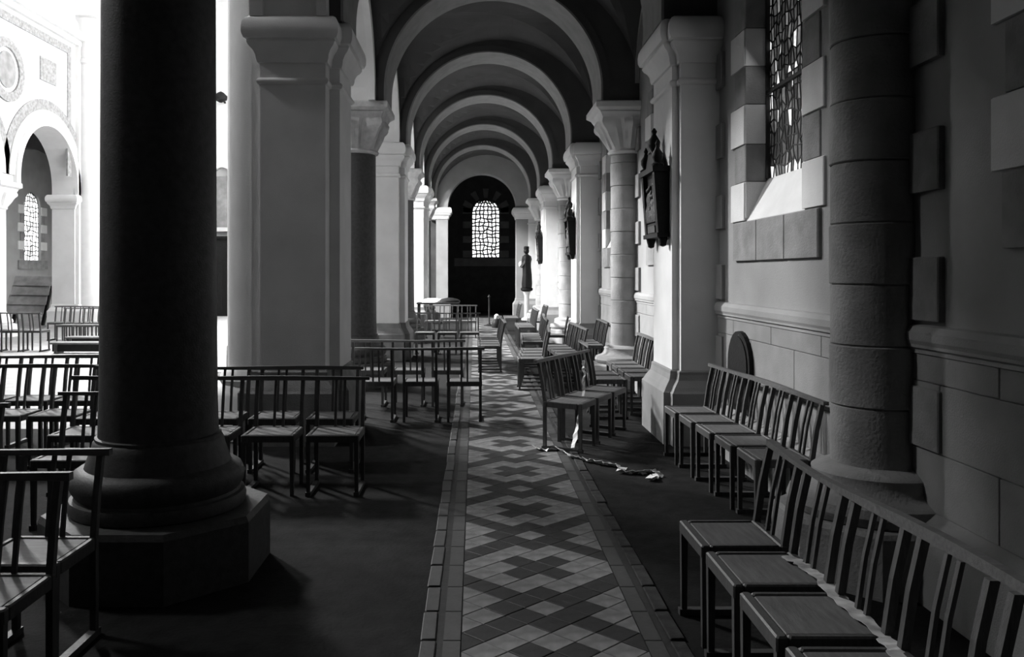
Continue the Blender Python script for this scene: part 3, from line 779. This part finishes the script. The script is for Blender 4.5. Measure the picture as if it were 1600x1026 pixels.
# ------------------------------------------------------------------ paper ribbons, candle stand, book
def ribbon(pts, w, name, label, amp=.008, thick=.002, seed=1, up=None):
    rnd = random.Random(seed); P = [Vector(p) for p in pts]; Q = []
    for a, b in zip(P[:-1], P[1:]):
        for k in range(6): Q.append(a.lerp(b, k/6)+Vector((rnd.uniform(-amp, amp), rnd.uniform(-amp, amp), abs(rnd.uniform(0, amp)))))
    Q.append(P[-1]); rings = []
    for k, c in enumerate(Q):
        d = (Q[min(k+1, len(Q)-1)]-Q[max(k-1, 0)]).normalized()
        sd = d.cross(Vector((0, 0, 1))); sd = sd.normalized() if sd.length > .1 else Vector((0, 1, 0))
        tw = rnd.uniform(-.7, .7)*(amp/.012); sd = (sd*math.cos(tw)+Vector((0, 0, 1))*abs(math.sin(tw))).normalized()
        ww = w*rnd.uniform(.6, 1.25)
        n_ = d.cross(sd).normalized()*thick
        rings.append([c-sd*ww/2, c+sd*ww/2, c+sd*ww/2+n_, c-sd*ww/2+n_])
    return MB().loft(rings).build(name, M['tape' if 'tape' in name else 'paper'], cat='ribbon', kind='thing', label=label)
def gp(px, py, z=0): 
    d = F*(EYE-z)/(py-427); return ((px-742)*d/F, d, z)
ribbon([gp(x, y, .012) for x, y in ((838, 700), (850, 704), (872, 702), (892, 713), (915, 719), (938, 724), (955, 726), (974, 730), (972, 737), (1000, 739), (1020, 736), (1032, 742), (1014, 749), (1024, 746))], .07, 'paper_ribbon', 'crumpled white paper ribbon trailing over the dark floor', amp=.014)
ribbon([(.86, 7.30, .02), (.93, 7.50, .2), (1.0, 7.68, .46), (1.02, 7.75, .62), (1.01, 7.76, .74)], .035, 'paper_streamer', 'thin white streamer hanging through the slanted chair row', amp=.006, seed=4)
ribbon([(1.235, 3.30, .43), (1.262, 3.19, .432), (1.272, 3.04, .432), (1.266, 2.9, .424), (1.26, 2.72, .432), (1.262, 2.56, .43), (1.25, 2.45, .425), (1.22, 2.2, .43)], .06, 'fabric_tape', 'dull pale tape lying along the rear seat edges by the wall', amp=.002, seed=6)
t = empty('candle_stand', (.42, 24.5, 0), label='thin dark stand before the dark chapel', cat='stand', kind='thing')
MB().lathe(0, 0, [(.16, 0), (.16, .03), (.05, .06), (.022, .1), (.022, .84), (.05, .86), (.02, .9), (.004, .93)], 12).build('pole', M['black'], t, smooth=True)
t = empty('small_bollard', (.62, 23.6, 0), label='squat dark pot with pale top beside the thin stand', cat='pot', kind='thing')
MB().lathe(0, 0, [(.14, 0), (.15, .1), (.11, .22), (.06, .26)], 14).build('pot', M['black'], t, smooth=True)
MB().lathe(0, 0, [(.05, .25), (.075, .3), (.07, .36), (.03, .4)], 12).build('top', M['white'], t, smooth=True)
t = empty('side_table', (-.95, 21.6, 0), label='small dark table holding the white cloth and dark bag', cat='table', kind='thing')
MB().cbox(-.55, .55, -.25, .25, .76, .80, .01).build('table_top', M['black'], t)
for x in (-.5, .5):
    for y in (-.2, .2): MB().box(x-.025, x+.025, y-.025, y+.025, 0, .76).build('leg', M['black'], t)
rings = []
for r, z in ((.27, .80), (.26, .83), (.2, .87), (.08, .90)):
    rings.append([(-1.10+r*(1+.15*math.sin(3*q))*math.cos(q), 21.6+.6*r*math.sin(q), z+.01*math.sin(5*q)) for q in [2*math.pi*j/20 for j in range(20)]])
MB().loft(rings).build('folded_cloth', M['paper'], smooth=True, cat='cloth', kind='thing', label='bundled white cloth lying on the small dark table')
rings = []
for r, z in ((.28, .80), (.27, .85), (.2, .89), (.06, .92)):
    rings.append([(-.66+r*math.cos(q)*1.0, 21.6+.6*r*math.sin(q), z) for q in [2*math.pi*j/20 for j in range(20)]])
MB().loft(rings).build('dark_bag', M['black'], smooth=True, cat='bag', kind='thing', label='flat dark bag lying beside the white cloth')
